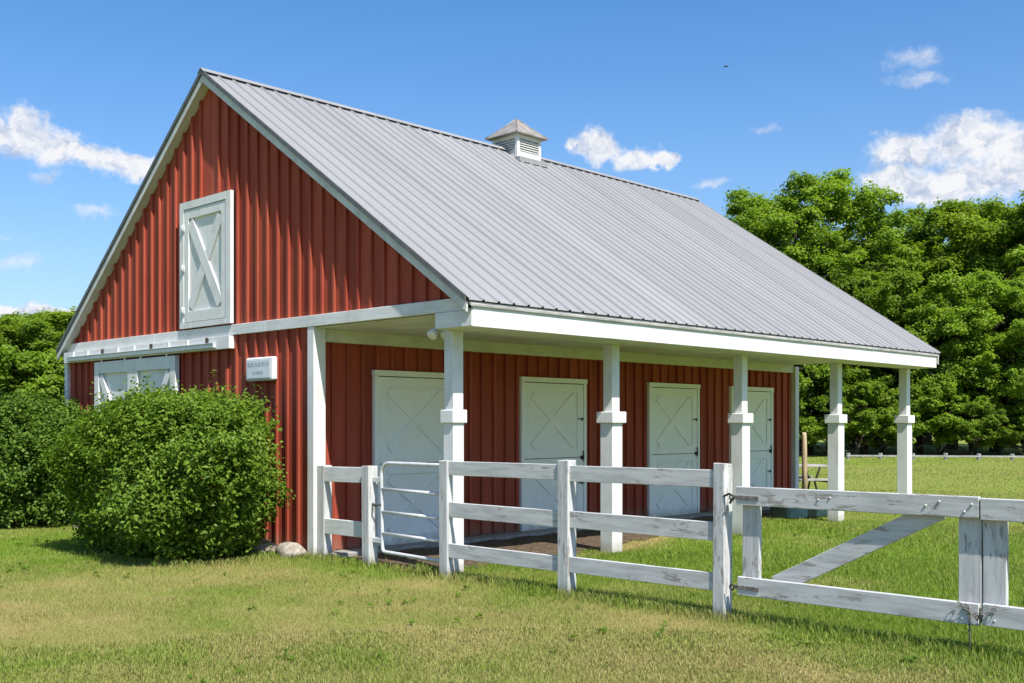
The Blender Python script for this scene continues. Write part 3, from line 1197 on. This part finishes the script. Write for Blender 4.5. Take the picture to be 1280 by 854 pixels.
# wooden double gate
def wood_gate(y0, y1, label, hinge_at_start):
    g = empty('wooden_gate', (0, (y0 + y1) / 2, 0), label, 'gate')
    o = Vector((0, -(y0 + y1) / 2, 0))
    d = -1 if y1 < y0 else 1
    S = lambda ob: shift(ob, o)
    S(rail('top_rail', (-.05, y0, 1.045), (-.05, y1, 1.052), .155, .042, PEELH, g, .005))
    S(rail('bottom_rail', (-.05, y0 - .015 * -d, .302), (-.05, y1, .292), .155, .042, PEELH, g, .005))
    sa = .03 if hinge_at_start else .002
    S(box('stile', (-.022, y0 + d * sa, .235), (.022, y0 + d * (sa + .16), 1.11), PEELV, g, .004))
    S(box('stile', (-.022, y1 - d * (.032 - sa), .235), (.022, y1 - d * (.192 - sa), 1.11), PEELV, g, .004))
    s = 1 if hinge_at_start else -1
    a, b = (y0 + d * .40, y1 - d * .32) if hinge_at_start else (y1 - d * .40, y0 + d * .32)
    S(bar('brace', (-.006, a - s * d * .06, .33), (-.006, b + s * d * .02, 1.02), .15, .032, (1, 0, 0), PEELH, g, .004))
    hy = y0 if hinge_at_start else y1
    e = d if hinge_at_start else -d
    for z in (1.035, .287):
        S(box('strap_hinge', (-.082, hy - e * .02, z - .017), (-.0725, hy + e * .22, z + .017), RUST, g, .003))
        S(tube('hinge_ring', [(-.078, hy - e * .035 + .022 * math.cos(rad(t)), z - .006 + .022 * math.sin(rad(t))) for t in range(0, 360, 40)], .007, IRON, g, 6, True))
    S(tube('hinge_hook', [(-.060, hy - e * .13, 1.035), (-.075, hy - e * .06, 1.06), (-.080, hy - e * .02, 1.04), (-.085, hy - e * .05, .98)], .010, IRON, g, 6))
    for (yy, zz) in ((y1 - d * .05, 1.075), (y1 - d * .10, 1.02), (y1 - d * .28, 1.085), (y1 - d * .38, 1.05), (y0 + d * .85, 1.07), (y0 + d * .75, 1.05),
                     (y0 + d * .10, .27), (y1 - d * .08, .30), (y1 - d * .12, .26)):
        S(tube('bolt', [(-.0715, yy, zz), (-.078, yy, zz), (-.081, yy, zz)], [.010, .009, .005], FENCEH, g, 8))
    return g


wg1 = wood_gate(-6.115, -8.100, 'wooden gate leaf with flaking white paint hung on fence post', True)
wg2 = wood_gate(-8.108, -10.08, 'second wooden gate leaf with flaking paint chained to its neighbour', False)
fp3 = empty('gate_post', (0, -10.17, 0), 'square white gate post beyond the second wooden gate leaf', 'post')
shift(fence_post(-10.235, -10.105, -.075, .06, 1.3, fp3, FENCEV), Vector((0, 10.17, 0)))
# chain and drop rod at the meeting stiles
ch = empty('chain', (-.09, -8.104, .33), 'rusty chain wound round the meeting stiles of wooden gate', 'chain')
for k in range(13):
    t = k / 12
    yy = .13 - .26 * t
    zz = .045 - .08 * math.sin(math.pi * t)
    c = Vector((-.006 - .004 * (k % 2), yy, zz))
    ring = []
    for a in range(0, 360, 45):
        u, w_ = .020 * math.cos(rad(a)), .012 * math.sin(rad(a))
        ring.append(c + (Vector((0, u, w_)) if k % 2 else Vector((w_, u, .4 * u))) * .75)
    tube('link', ring, .0032, RUST, ch, 5, True)
tube('latch_hook', [(-.008, -.02, .02), (-.018, -.012, -.03), (-.012, .004, -.07), (-.022, .016, -.04)], .006, IRON, ch, 6)
dr = tube('drop_rod', [(-.083, -8.04, -.03), (-.083, -8.04, .30), (-.083, -8.04, .36), (-.083, -8.01, .365)], .007, RUST, None, 6)
tag(dr, 'thin rusty drop rod standing in grass below wooden gate', 'rod')

# far low guard rail
gr = empty('guard_rail', (40, 8, 0), 'low weathered wooden guard rail along edge of woods beyond field', 'fence')
A, B = Vector((38.1, 12.1, 0)), Vector((43.8, 4.0, 0))
n = 8
for i in range(n):
    p = A.lerp(B, i / (n - 1)) - Vector((40, 8, 0))
    box('post', (p.x - .07, p.y - .07, -.05), (p.x + .07, p.y + .07, .28 + .03 * rf.random()), WGREY, gr, .01)
    if i < n - 1:
        q = A.lerp(B, (i + 1) / (n - 1)) - Vector((40, 8, 0))
        bar('rail', (p.x - .09, p.y, .17), (q.x - .09, q.y, .17), .075, .04, (1, 0, 0), WGREY, gr)

# ------------------------------------------------------------------ small things
def rock(name, loc, size, seed, label, rz=0.0):
    r = random.Random(seed)
    bm = bmesh.new()
    bmesh.ops.create_icosphere(bm, subdivisions=3, radius=1)
    cuts = [(Vector((r.uniform(-1, 1), r.uniform(-1, 1), r.uniform(-.6, 1))).normalized(), r.uniform(.62, .85)) for _ in range(9)]
    for v in bm.verts:
        for (d, lim) in cuts:
            k = v.co.dot(d)
            if k > lim:
                v.co -= d * (k - lim) * .85
        v.co *= 1 + .03 * math.sin(v.co.x * 9 + seed) * math.cos(v.co.y * 8)
        v.co = Vector((v.co.x * size[0], v.co.y * size[1], v.co.z * size[2]))
    me = bpy.data.meshes.new(name)
    bm.to_mesh(me); bm.free()
    for p in me.polygons:
        p.use_smooth = True
    me.materials.append(STONE)
    o = link(bpy.data.objects.new(name, me))
    o.location = loc
    o.rotation_euler = (0, 0, rz)
    return tag(o, label, 'stone')


rock('stone', (-.24, .70, .06), (.20, .24, .13), 3, 'rounded pale fieldstone tucked under right side of clipped bush', .3)
rock('stone', (-.17, .24, .05), (.17, .27, .13), 8, 'long flat fieldstone at barn wall beside corner post', .1)
rock('stone', (-.35, 5.75, .03), (.12, .16, .10), 5, 'small pale stone between the two green bushes')

tb = empty('water_tub', (9.2, -1.55, 0), 'low dark teal plastic water tub under the porch', 'tub')


def tub(parent):
    V, F = [], []
    n = 24
    prof = [(.86, 0), (.93, .03), (.97, .30), (1.02, .315), (1.02, .34), (.96, .34), (.92, .30), (.86, .06)]
    for (s, z) in prof:
        for k in range(n):
            a = 2 * math.pi * k / n
            ca, sa = math.cos(a), math.sin(a)
            V.append((math.copysign(abs(ca) ** .5, ca) * .62 * s, math.copysign(abs(sa) ** .5, sa) * .33 * s, z + .01))
    for i in range(len(prof) - 1):
        for k in range(n):
            l = (k + 1) % n
            F.append((i * n + k, i * n + l, (i + 1) * n + l, (i + 1) * n + k))
    F.append(tuple(range(n - 1, -1, -1)))
    F.append(tuple((len(prof) - 1) * n + k for k in range(n)))
    return mesh_obj('tub_shell', V, F, TUB, parent, False)


tub(tb)
for s in (-1, 1):
    tube('handle', [(s * .62, -.10, .30), (s * .67, -.08, .26), (s * .67, .08, .26), (s * .62, .10, .30)], .014, IRON, tb, 6)
tb.rotation_euler = (0, 0, rad(-8))

pt = empty('picnic_table', (13.27, 1.05, 0), 'picnic table with pale planks and black steel frame behind the barn', 'table')
for i in range(5):
    box('plank', (-.9, -.36 + i * .146, .70), (.9, -.36 + i * .146 + .138, .74), PLANK, pt, .005)
for yy in (-.74, -.60, .48, .62):
    box('seat_plank', (-.9, yy, .42), (.9, yy + .128, .46), PLANK, pt, .005)
for sx_ in (-.62, .62):
    tube('frame', [(sx_, -.34, .69), (sx_, -.12, .35), (sx_, -.30, .02)], .025, IRON, pt, 6)
    tube('frame', [(sx_, .34, .69), (sx_, .12, .35), (sx_, .30, .02)], .025, IRON, pt, 6)
    tube('seat_arm', [(sx_, -.70, .40), (sx_, .72, .40)], .022, IRON, pt, 6)
    tube('foot', [(sx_, -.72, .40), (sx_, -.74, .02)], .022, IRON, pt, 6)
    tube('foot', [(sx_, .74, .40), (sx_, .76, .02)], .022, IRON, pt, 6)
pt.rotation_euler = (0, 0, rad(-45.9 + 12))

pl = tube('wooden_pole', [(12.73, .31, -.05), (12.735, .31, .7), (12.72, .315, 1.40), (12.72, .315, 1.46)], [.062, .056, .052, .040], POLEW, None, 10)
tag(pl, 'round pale wooden pole standing in front of picnic table', 'pole')


def bird():
    b = empty('bird', (41.0, 20.5, 20.6), 'tiny dark bird gliding high in the blue sky', 'bird')
    tube('body', [(-.12, 0, 0), (-.06, 0, .008), (.02, 0, .01), (.10, 0, 0), (.17, 0, -.005)], [.008, .028, .032, .018, .006], FEATHER, b, 8)
    for s in (-1, 1):
        v = [(.06, 0, .012), (-.05, 0, .012), (-.03, s * .18, .05), (.07, s * .18, .055), (-.10, s * .36, .03), (-.02, s * .36, .03)]
        v += [(x_, y_, z_ - .006) for x_, y_, z_ in v]
        mesh_obj('wing', v, [(0, 1, 2, 3), (3, 2, 4, 5), (7, 6, 9, 8), (8, 9, 11, 10), (0, 3, 9, 6), (3, 5, 11, 9), (1, 7, 8, 2), (2, 8, 10, 4), (4, 10, 11, 5)], FEATHER, b)
    b.rotation_euler = (rad(18), 0, rad(-60))


bird()

# ------------------------------------------------------------------ leaves, bushes, trees
def leaves(P, Nrm, length, width, rng, fold=.18):
    """diamond leaves folded along the midrib: four corners each"""
    n = len(P)
    r = rng.normal(size=(n, 3))
    Nrm = Nrm / np.linalg.norm(Nrm, axis=1, keepdims=True)
    t = np.cross(Nrm, r)
    t /= np.linalg.norm(t, axis=1, keepdims=True) + 1e-9
    b = np.cross(Nrm, t)
    L = (length * rng.uniform(.7, 1.25, n))[:, None]
    W = (width * rng.uniform(.75, 1.2, n))[:, None]
    v0 = P - t * L * .5
    v2 = P + t * L * .5 - Nrm * L * .12
    v1 = P + b * W * .5 + Nrm * W * fold - t * L * .05
    v3 = P - b * W * .5 + Nrm * W * fold - t * L * .05
    V = np.stack([v0, v1, v2, v3], 1).reshape(-1, 3)
    k = np.arange(n) * 4
    Q = np.stack([k, k + 1, k + 2, k + 3], 1)
    return V, Q


def bush_mesh(name, rng, a, b, H, n_sprig, per, leaf, mat, parent, xmax=None, lumps=.10, skirt=.72, tilt=0.0):
    """rounded shrub: twigs with leaves all through its outer shell"""
    def surf(u, ph):                                      # u: height fraction, ph: angle
        prof = np.interp(u, [0, .08, .25, .45, .65, .82, .93, 1.0], [skirt, skirt + .14, .93, 1.0, 1.0, .93, .76, .0])
        lump = 1 + lumps * (vnoise(ph * 1.6 + 40, u * 3 + 3) - .5) * 2 + lumps * .6 * (vnoise(ph * 5.1 + 10, u * 11 + 7) - .5) * 2
        return np.stack([np.cos(ph) * a * prof * lump, np.sin(ph) * b * prof * lump, u * H * (1 + lumps * .5 * (vnoise(ph * 3 + 2, u * 2 + 30) - .5))], -1)
    u = rng.rand(n_sprig) ** .85
    ph = rng.uniform(0, 2 * np.pi, n_sprig)
    S = surf(u, ph)
    # extra sprigs to cover the top
    nt = n_sprig // 3
    rr = np.sqrt(rng.rand(nt)) * .84
    pt_ = rng.uniform(0, 2 * np.pi, nt)
    T = np.stack([np.cos(pt_) * rr * a, np.sin(pt_) * rr * b, H * (1 - .20 * rr ** 3) * (1 + lumps * .5 * (vnoise(np.cos(pt_) * rr * 3 + 5, np.sin(pt_) * rr * 4 + 8) - .5) * 2)], 1)
    S = np.concatenate([S, T])
    cen = np.array([0, 0, H * .42])
    out = S - cen
    out /= np.linalg.norm(out, axis=1, keepdims=True)
    depth = rng.rand(len(S)) ** 1.6 * .42
    S = S - out * depth[:, None]
    d = out + np.array([0, 0, .55]) + rng.normal(0, .35, out.shape)
    d /= np.linalg.norm(d, axis=1, keepdims=True)
    tl = rng.uniform(.10, .24, len(S)) * np.where(rng.rand(len(S)) < .05, rng.uniform(1.4, 2.4, len(S)), 1.0)
    P = np.repeat(S, per, 0) + np.repeat(d, per, 0) * (np.tile(np.linspace(-.5, 1, per), len(S)) * np.repeat(tl, per))[:, None]
    P += rng.normal(0, leaf * .75, P.shape)
    Nn = np.repeat(out, per, 0) * .55 + np.array([0, 0, .75]) + rng.normal(0, .55, P.shape)
    tint = np.clip(np.repeat(rng.beta(2.2, 2.2, len(S)), per) * .75 + rng.rand(len(P)) * .35 - .08, 0, 1)
    if xmax is not None:
        k = P[:, 0] < xmax - .03
        P, Nn, tint = P[k], Nn[k], tint[k]
    k = P[:, 2] > .03
    P, Nn, tint = P[k], Nn[k], tint[k]
    V, Q = leaves(P, Nn, leaf * 1.35, leaf * .72, rng)
    if xmax is not None:
        V[:, 0] = np.minimum(V[:, 0], xmax)
    V[:, 2] = np.maximum(V[:, 2], .01)
    V[:, 2] *= 1 - tilt * V[:, 1] / b
    fol = np_mesh('foliage', V, Q, mat, {'tint': ('POINT', np.repeat(tint, 4))}, parent)
    fol['kind'] = 'stuff'
    r2 = random.Random(int(rng.randint(1e6)))
    VV, FF = [], []
    for i in range(46):
        a0 = r2.uniform(0, 2 * math.pi)
        rr_ = r2.uniform(.05, .5)
        p0 = Vector((math.cos(a0) * a * .35 * rr_, math.sin(a0) * b * .55 * rr_, -.03))
        e = Vector((math.cos(a0) * a * r2.uniform(.4, .92), math.sin(a0) * b * r2.uniform(.4, .92), H * r2.uniform(.35, .88)))
        if xmax is not None:
            e.x = min(e.x, xmax - .08)
        m = p0.lerp(e, .5) + Vector((0, 0, .12))
        v_, f_ = tube_data([p0, m, e], [.018, .012, .004], 5)
        k0 = len(VV)
        VV += v_
        FF += [tuple(q + k0 for q in t) for t in f_]
    mesh_obj('stems', VV, FF, TWIG, parent)
    return fol


rng = np.random.RandomState(2)
b1 = empty('bush', (-1.06, 1.50, 0), 'large rounded bright green bush clipped in front of sliding barn doors', 'bush')
bush_mesh('bush', rng, 1.04, 1.76, 1.84, 7200, 14, .047, LEAF_BUSH, b1, xmax=.86, lumps=.20, skirt=.58, tilt=.06)
b2 = empty('bush', (-.62, 6.95, 0), 'loose green bush behind the clipped one at far corner of barn', 'bush')
bush_mesh('bush', rng, .95, 1.25, 1.90, 3300, 14, .052, LEAF_BUSH2, b2, lumps=.22, skirt=.8)
b3 = empty('shrub', (-1.0, 9.1, 0), 'sparse brownish dark shrub at the edge of the lawn beside green bush', 'bush')
bush_mesh('shrub', rng, .8, .95, 1.95, 800, 11, .075, LEAF_DARKBUSH, b3, lumps=.2, skirt=.8)
b4 = empty('plant', (-1.35, 8.0, 0), 'low pale leafy plant at the foot of the loose green bush', 'plant')
bush_mesh('plant', rng, .45, .45, .48, 260, 9, .085, LEAF_PALE, b4, lumps=.2, skirt=.9)
b5 = empty('plant', (-1.9, 9.1, 0), 'low pale leafy plant in front of sparse brownish shrub', 'plant')
bush_mesh('plant', rng, .5, .5, .55, 260, 9, .085, LEAF_PALE, b5, lumps=.2, skirt=.9)


def tree_meshes(seed, H, R, low, limbs, per_clump, leaf, mat, shape, dome=(.50, .48)):
    """one tree: trunk with limbs, and a crown of leaf clumps on their ends"""
    r = random.Random(seed)
    g = np.random.RandomState(seed)
    VV, FF = [], []

    def add(pts, rs_, n=7):
        v_, f_ = tube_data(pts, rs_, n)
        k0 = len(VV)
        VV.extend(v_)
        FF.extend([tuple(q + k0 for q in t) for t in f_])
    tr_ = [Vector((0, 0, -.1))]
    for i in range(1, 8):
        p = tr_[-1] + Vector((r.uniform(-.22, .22), r.uniform(-.22, .22), H * .86 / 7))
        tr_.append(p)
    r0 = H * .017
    add(tr_, [r0 * (1.35 if i == 0 else 1 - .115 * i) for i in range(8)], 8)

    def trunk_at(z):
        t = max(0, min(6.999, z / (H * .86) * 7))
        i = int(t)
        return tr_[i].lerp(tr_[i + 1], t - i)
    C_, Rc = [], []

    def inside(p):
        """keep branch tips within a rounded crown"""
        c = Vector((0, 0, H * dome[0]))
        d = p - c
        k = math.sqrt((d.x ** 2 + d.y ** 2) / (R * 1.02) ** 2 + (d.z / (H * dome[1])) ** 2)
        lim = r.uniform(.78, 1.10)
        return c + d * (lim / k) if k > lim else p
    for i in range(limbs):
        t = low + (1 - low) * ((i + r.uniform(0, .9)) / limbs)
        z = t * H * .82
        az = i * 2.39996 + r.uniform(-.5, .5)
        env = R * np.interp(t, shape[0], shape[1]) * r.uniform(.72, 1.12)
        p0 = trunk_at(z)
        rise = r.uniform(.10, .45) + .7 * t * t
        e = inside(p0 + Vector((math.cos(az) * env, math.sin(az) * env, env * rise)))
        m = p0.lerp(e, .5) + Vector((0, 0, env * .10))
        rr = r0 * (1 - t) * .5 + .025
        add([p0, m, e], [rr, rr * .6, rr * .2], 5)
        C_.append(e); Rc.append(r.uniform(.75, 1.15))
        for j in range(r.randint(6, 9)):
            f = r.uniform(.35, 1.0)
            q = p0.lerp(m, f * 2) if f < .5 else m.lerp(e, f * 2 - 1)
            a2 = az + r.choice((-1, 1)) * r.uniform(.4, 1.3)
            l = env * r.uniform(.22, .58)
            e2 = inside(q + Vector((math.cos(a2) * l, math.sin(a2) * l, l * r.uniform(-.1, 1.0))))
            add([q, q.lerp(e2, .5) + Vector((0, 0, .08)), e2], [rr * .45, rr * .3, rr * .12], 4)
            C_.append(e2); Rc.append(r.uniform(.6, 1.1))
    for j in range(5):
        C_.append(tr_[-1] + Vector((r.uniform(-.8, .8), r.uniform(-.8, .8), r.uniform(0, H * .11)))); Rc.append(r.uniform(.6, 1.0))
    C_ = np.array([tuple(c) for c in C_]); Rc = np.array(Rc) * R * np.where(g.rand(len(Rc)) < .3, .13, .20)
    n = len(C_)
    npl = per_clump
    D = g.normal(size=(n * npl, 3))
    D /= np.linalg.norm(D, axis=1, keepdims=True)
    rad_ = g.rand(n * npl) ** .42
    rc = np.repeat(Rc, npl)
    # each clump is itself a handful of sprays
    sub = g.normal(size=(n, 6, 3)); sub /= np.linalg.norm(sub, axis=2, keepdims=True)
    pick = g.randint(0, 6, (n, npl))
    so = sub[np.arange(n)[:, None], pick].reshape(-1, 3)
    off_ = (D * rad_[:, None] * .50 + so * g.uniform(.3, 1.0, n * npl)[:, None] * .85) * rc[:, None] * np.array([1.08, 1.08, .72])
    P = np.repeat(C_, npl, 0) + off_
    P[:, 2] = np.maximum(P[:, 2], .25)
    Nn = D * .45 + so * .25 + np.array([0, 0, .8]) + g.normal(0, .45, D.shape)
    V_, Q_ = leaves(P, Nn, leaf, leaf * .78, g)
    ct = np.repeat(g.rand(n), npl)
    tint = np.clip(.15 + .45 * ct + .45 * g.rand(len(P)) - .05, 0, 1)
    tm = mesh_obj('trunk', VV, FF, BARK, None, True)
    cm = np_mesh('crown', V_, Q_, mat, {'tint': ('POINT', np.repeat(tint, 4))})
    out = (tm.data, cm.data)
    bpy.data.objects.remove(tm); bpy.data.objects.remove(cm)
    return out


ROUND = ([0, .12, .35, .6, .8, 1.0], [.70, .92, 1.0, .92, .70, .36])
TALL = ([0, .15, .4, .7, .88, 1.0], [.55, .8, .95, 1.0, .85, .5])
EDGE = ([0, .1, .3, .6, .85, 1.0], [.95, 1.0, .95, .8, .55, .28])
KIND = {
    'broad': tree_meshes(31, 16.0, 5.4, .18, 40, 260, 0.19, LEAF_MAPLE, TALL, (.60, .385)),
    'round': tree_meshes(47, 13.0, 4.3, .10, 24, 270, 0.17, LEAF_MAPLE, ROUND),
    'pale': tree_meshes(53, 13.0, 4.2, .10, 24, 270, 0.17, LEAF_PALE, ROUND),
    'edge': tree_meshes(64, 9.0, 3.7, .03, 24, 270, 0.155, LEAF_MAPLE, EDGE),
    'slim': tree_meshes(75, 14.0, 3.3, .12, 22, 260, 0.165, LEAF_PALE, TALL),
    'low': tree_meshes(86, 4.2, 2.2, .02, 16, 190, 0.14, LEAF_MAPLE, EDGE),
}
KH = {'broad': 16.0, 'round': 13.0, 'pale': 13.0, 'edge': 9.0, 'slim': 14.0, 'low': 4.2}


def plant_tree(kind, x, y, h, rz, label, group, wide=1.0, name='tree', cat='tree'):
    o = empty(name, (x, y, 0), label, cat, group)
    s = h / KH[kind]
    o.scale = (s * wide, s * wide, s)
    o.rotation_euler = (0, 0, rz)
    tm, cm = KIND[kind]
    link(bpy.data.objects.new('trunk', tm), o)
    link(bpy.data.objects.new('crown', cm), o)
    return o


G1 = 'trees at the edge of the woods beyond the field'
plant_tree('broad', 49.4, 20.4, 16.2, 5.3, 'tallest broad tree whose domed crown tops the woods beside barn roof', G1, 1.06)
plant_tree('round', 48.4, 22.6, 13.0, .4, 'broad tree shouldering the tallest one on its barn side', G1, .9)
plant_tree('slim', 56.4, 17.6, 14.8, 1.0, 'slender pale tree with narrow crown next to the tallest broad tree', G1)
plant_tree('slim', 56.9, 21.4, 15.0, 3.0, 'slender pale tree half hidden behind the tallest broad tree', G1)
plant_tree('round', 60.5, 16.3, 16.4, .7, 'dark round tree filling the gap behind two paler trees', G1)
plant_tree('pale', 56.2, 12.1, 15.0, 2.1, 'yellow green round tree standing high over the guard rail', G1, 1.05)
plant_tree('round', 56.2, 9.2, 15.0, 3.3, 'dark green round tree beyond the open end of guard rail', G1, 1.05)
LE = 'medium green tree with branches down to the field edge'
for (x, y, h, rz, w) in ((40.2, 21.4, 11.0, .3, 1.0), (41.3, 18.8, 10.3, 2.0, 1.0), (44.1, 17.3, 9.2, 4.1, 1.05), (45.2, 14.8, 10.0, 5.2, 1.0), (48.2, 13.1, 9.0, 1.2, 1.05), (49.1, 10.7, 9.8, 2.7, 1.0), (52.2, 9.0, 9.3, .9, 1.05), (53.1, 6.7, 9.6, 3.9, 1.0)):
    plant_tree('edge', x, y, h, rz, LE, 'field edge trees with low branches', w)
LB = 'tree of the back rows half hidden behind the field edge trees'
for (x, y, h, rz, k) in ((56.2, 30.8, 15.0, 1.4, 'round'), (61.0, 27.3, 15.8, 2.2, 'round'), (66.8, 24.1, 15.2, .2, 'pale'), (73.2, 23.3, 17.0, 3.0, 'slim'),
                         (73.8, 19.8, 16.4, 4.4, 'round'), (70.3, 14.8, 17.0, 5.0, 'round'), (64.3, 9.5, 16.2, .8, 'pale'), (49.7, 30.2, 12.5, 1.8, 'round')):
    plant_tree(k, x, y, h, rz, LB, 'back rows of the woods')
LS = 'leafy understorey shrub at the foot of the woods'
for i, (x, y) in enumerate(((37.0, 18.9), (39.3, 18.7), (39.5, 17.1), (41.8, 16.9), (41.9, 15.3), (42.2, 13.9), (44.7, 13.6), (44.6, 12.0), (46.2, 11.2), (46.0, 9.7), (49.0, 9.4), (48.8, 8.0), (50.4, 7.1))):
    plant_tree('low', x, y, 2.2 + (i * 37 % 11) * .17, i * 1.3, LS, 'understorey shrubs of the woods', 1.15, 'shrub', 'shrub')
LL = 'leafy green tree standing beyond far corner of the barn'
for (x, y, h, rz, k, w) in ((8.8, 32.2, 6.1, .5, 'round', 1.35), (10.9, 33.0, 6.5, 2.1, 'pale', 1.35), (6.8, 31.4, 5.7, 3.6, 'pale', 1.35), (13.6, 41.6, 7.3, 1.4, 'round', 1.4),
                             (12.7, 33.9, 6.4, 4.7, 'round', 1.35), (5.7, 32.5, 5.8, 5.5, 'round', 1.35)):
    plant_tree(k, x, y, h, rz, LL, 'trees beyond the barn corner', w)
LM = 'low leafy thicket between the loose green bush and the trees behind it'
for i, (x, y, h) in enumerate(((5.9, 26.6, 4.2), (7.4, 26.5, 4.1), (8.7, 26.6, 4.3), (10.2, 27.2, 4.2))):
    plant_tree('low', x, y, h, i * 1.7, LM, 'thicket beyond the barn corner', 1.1, 'thicket', 'shrub')
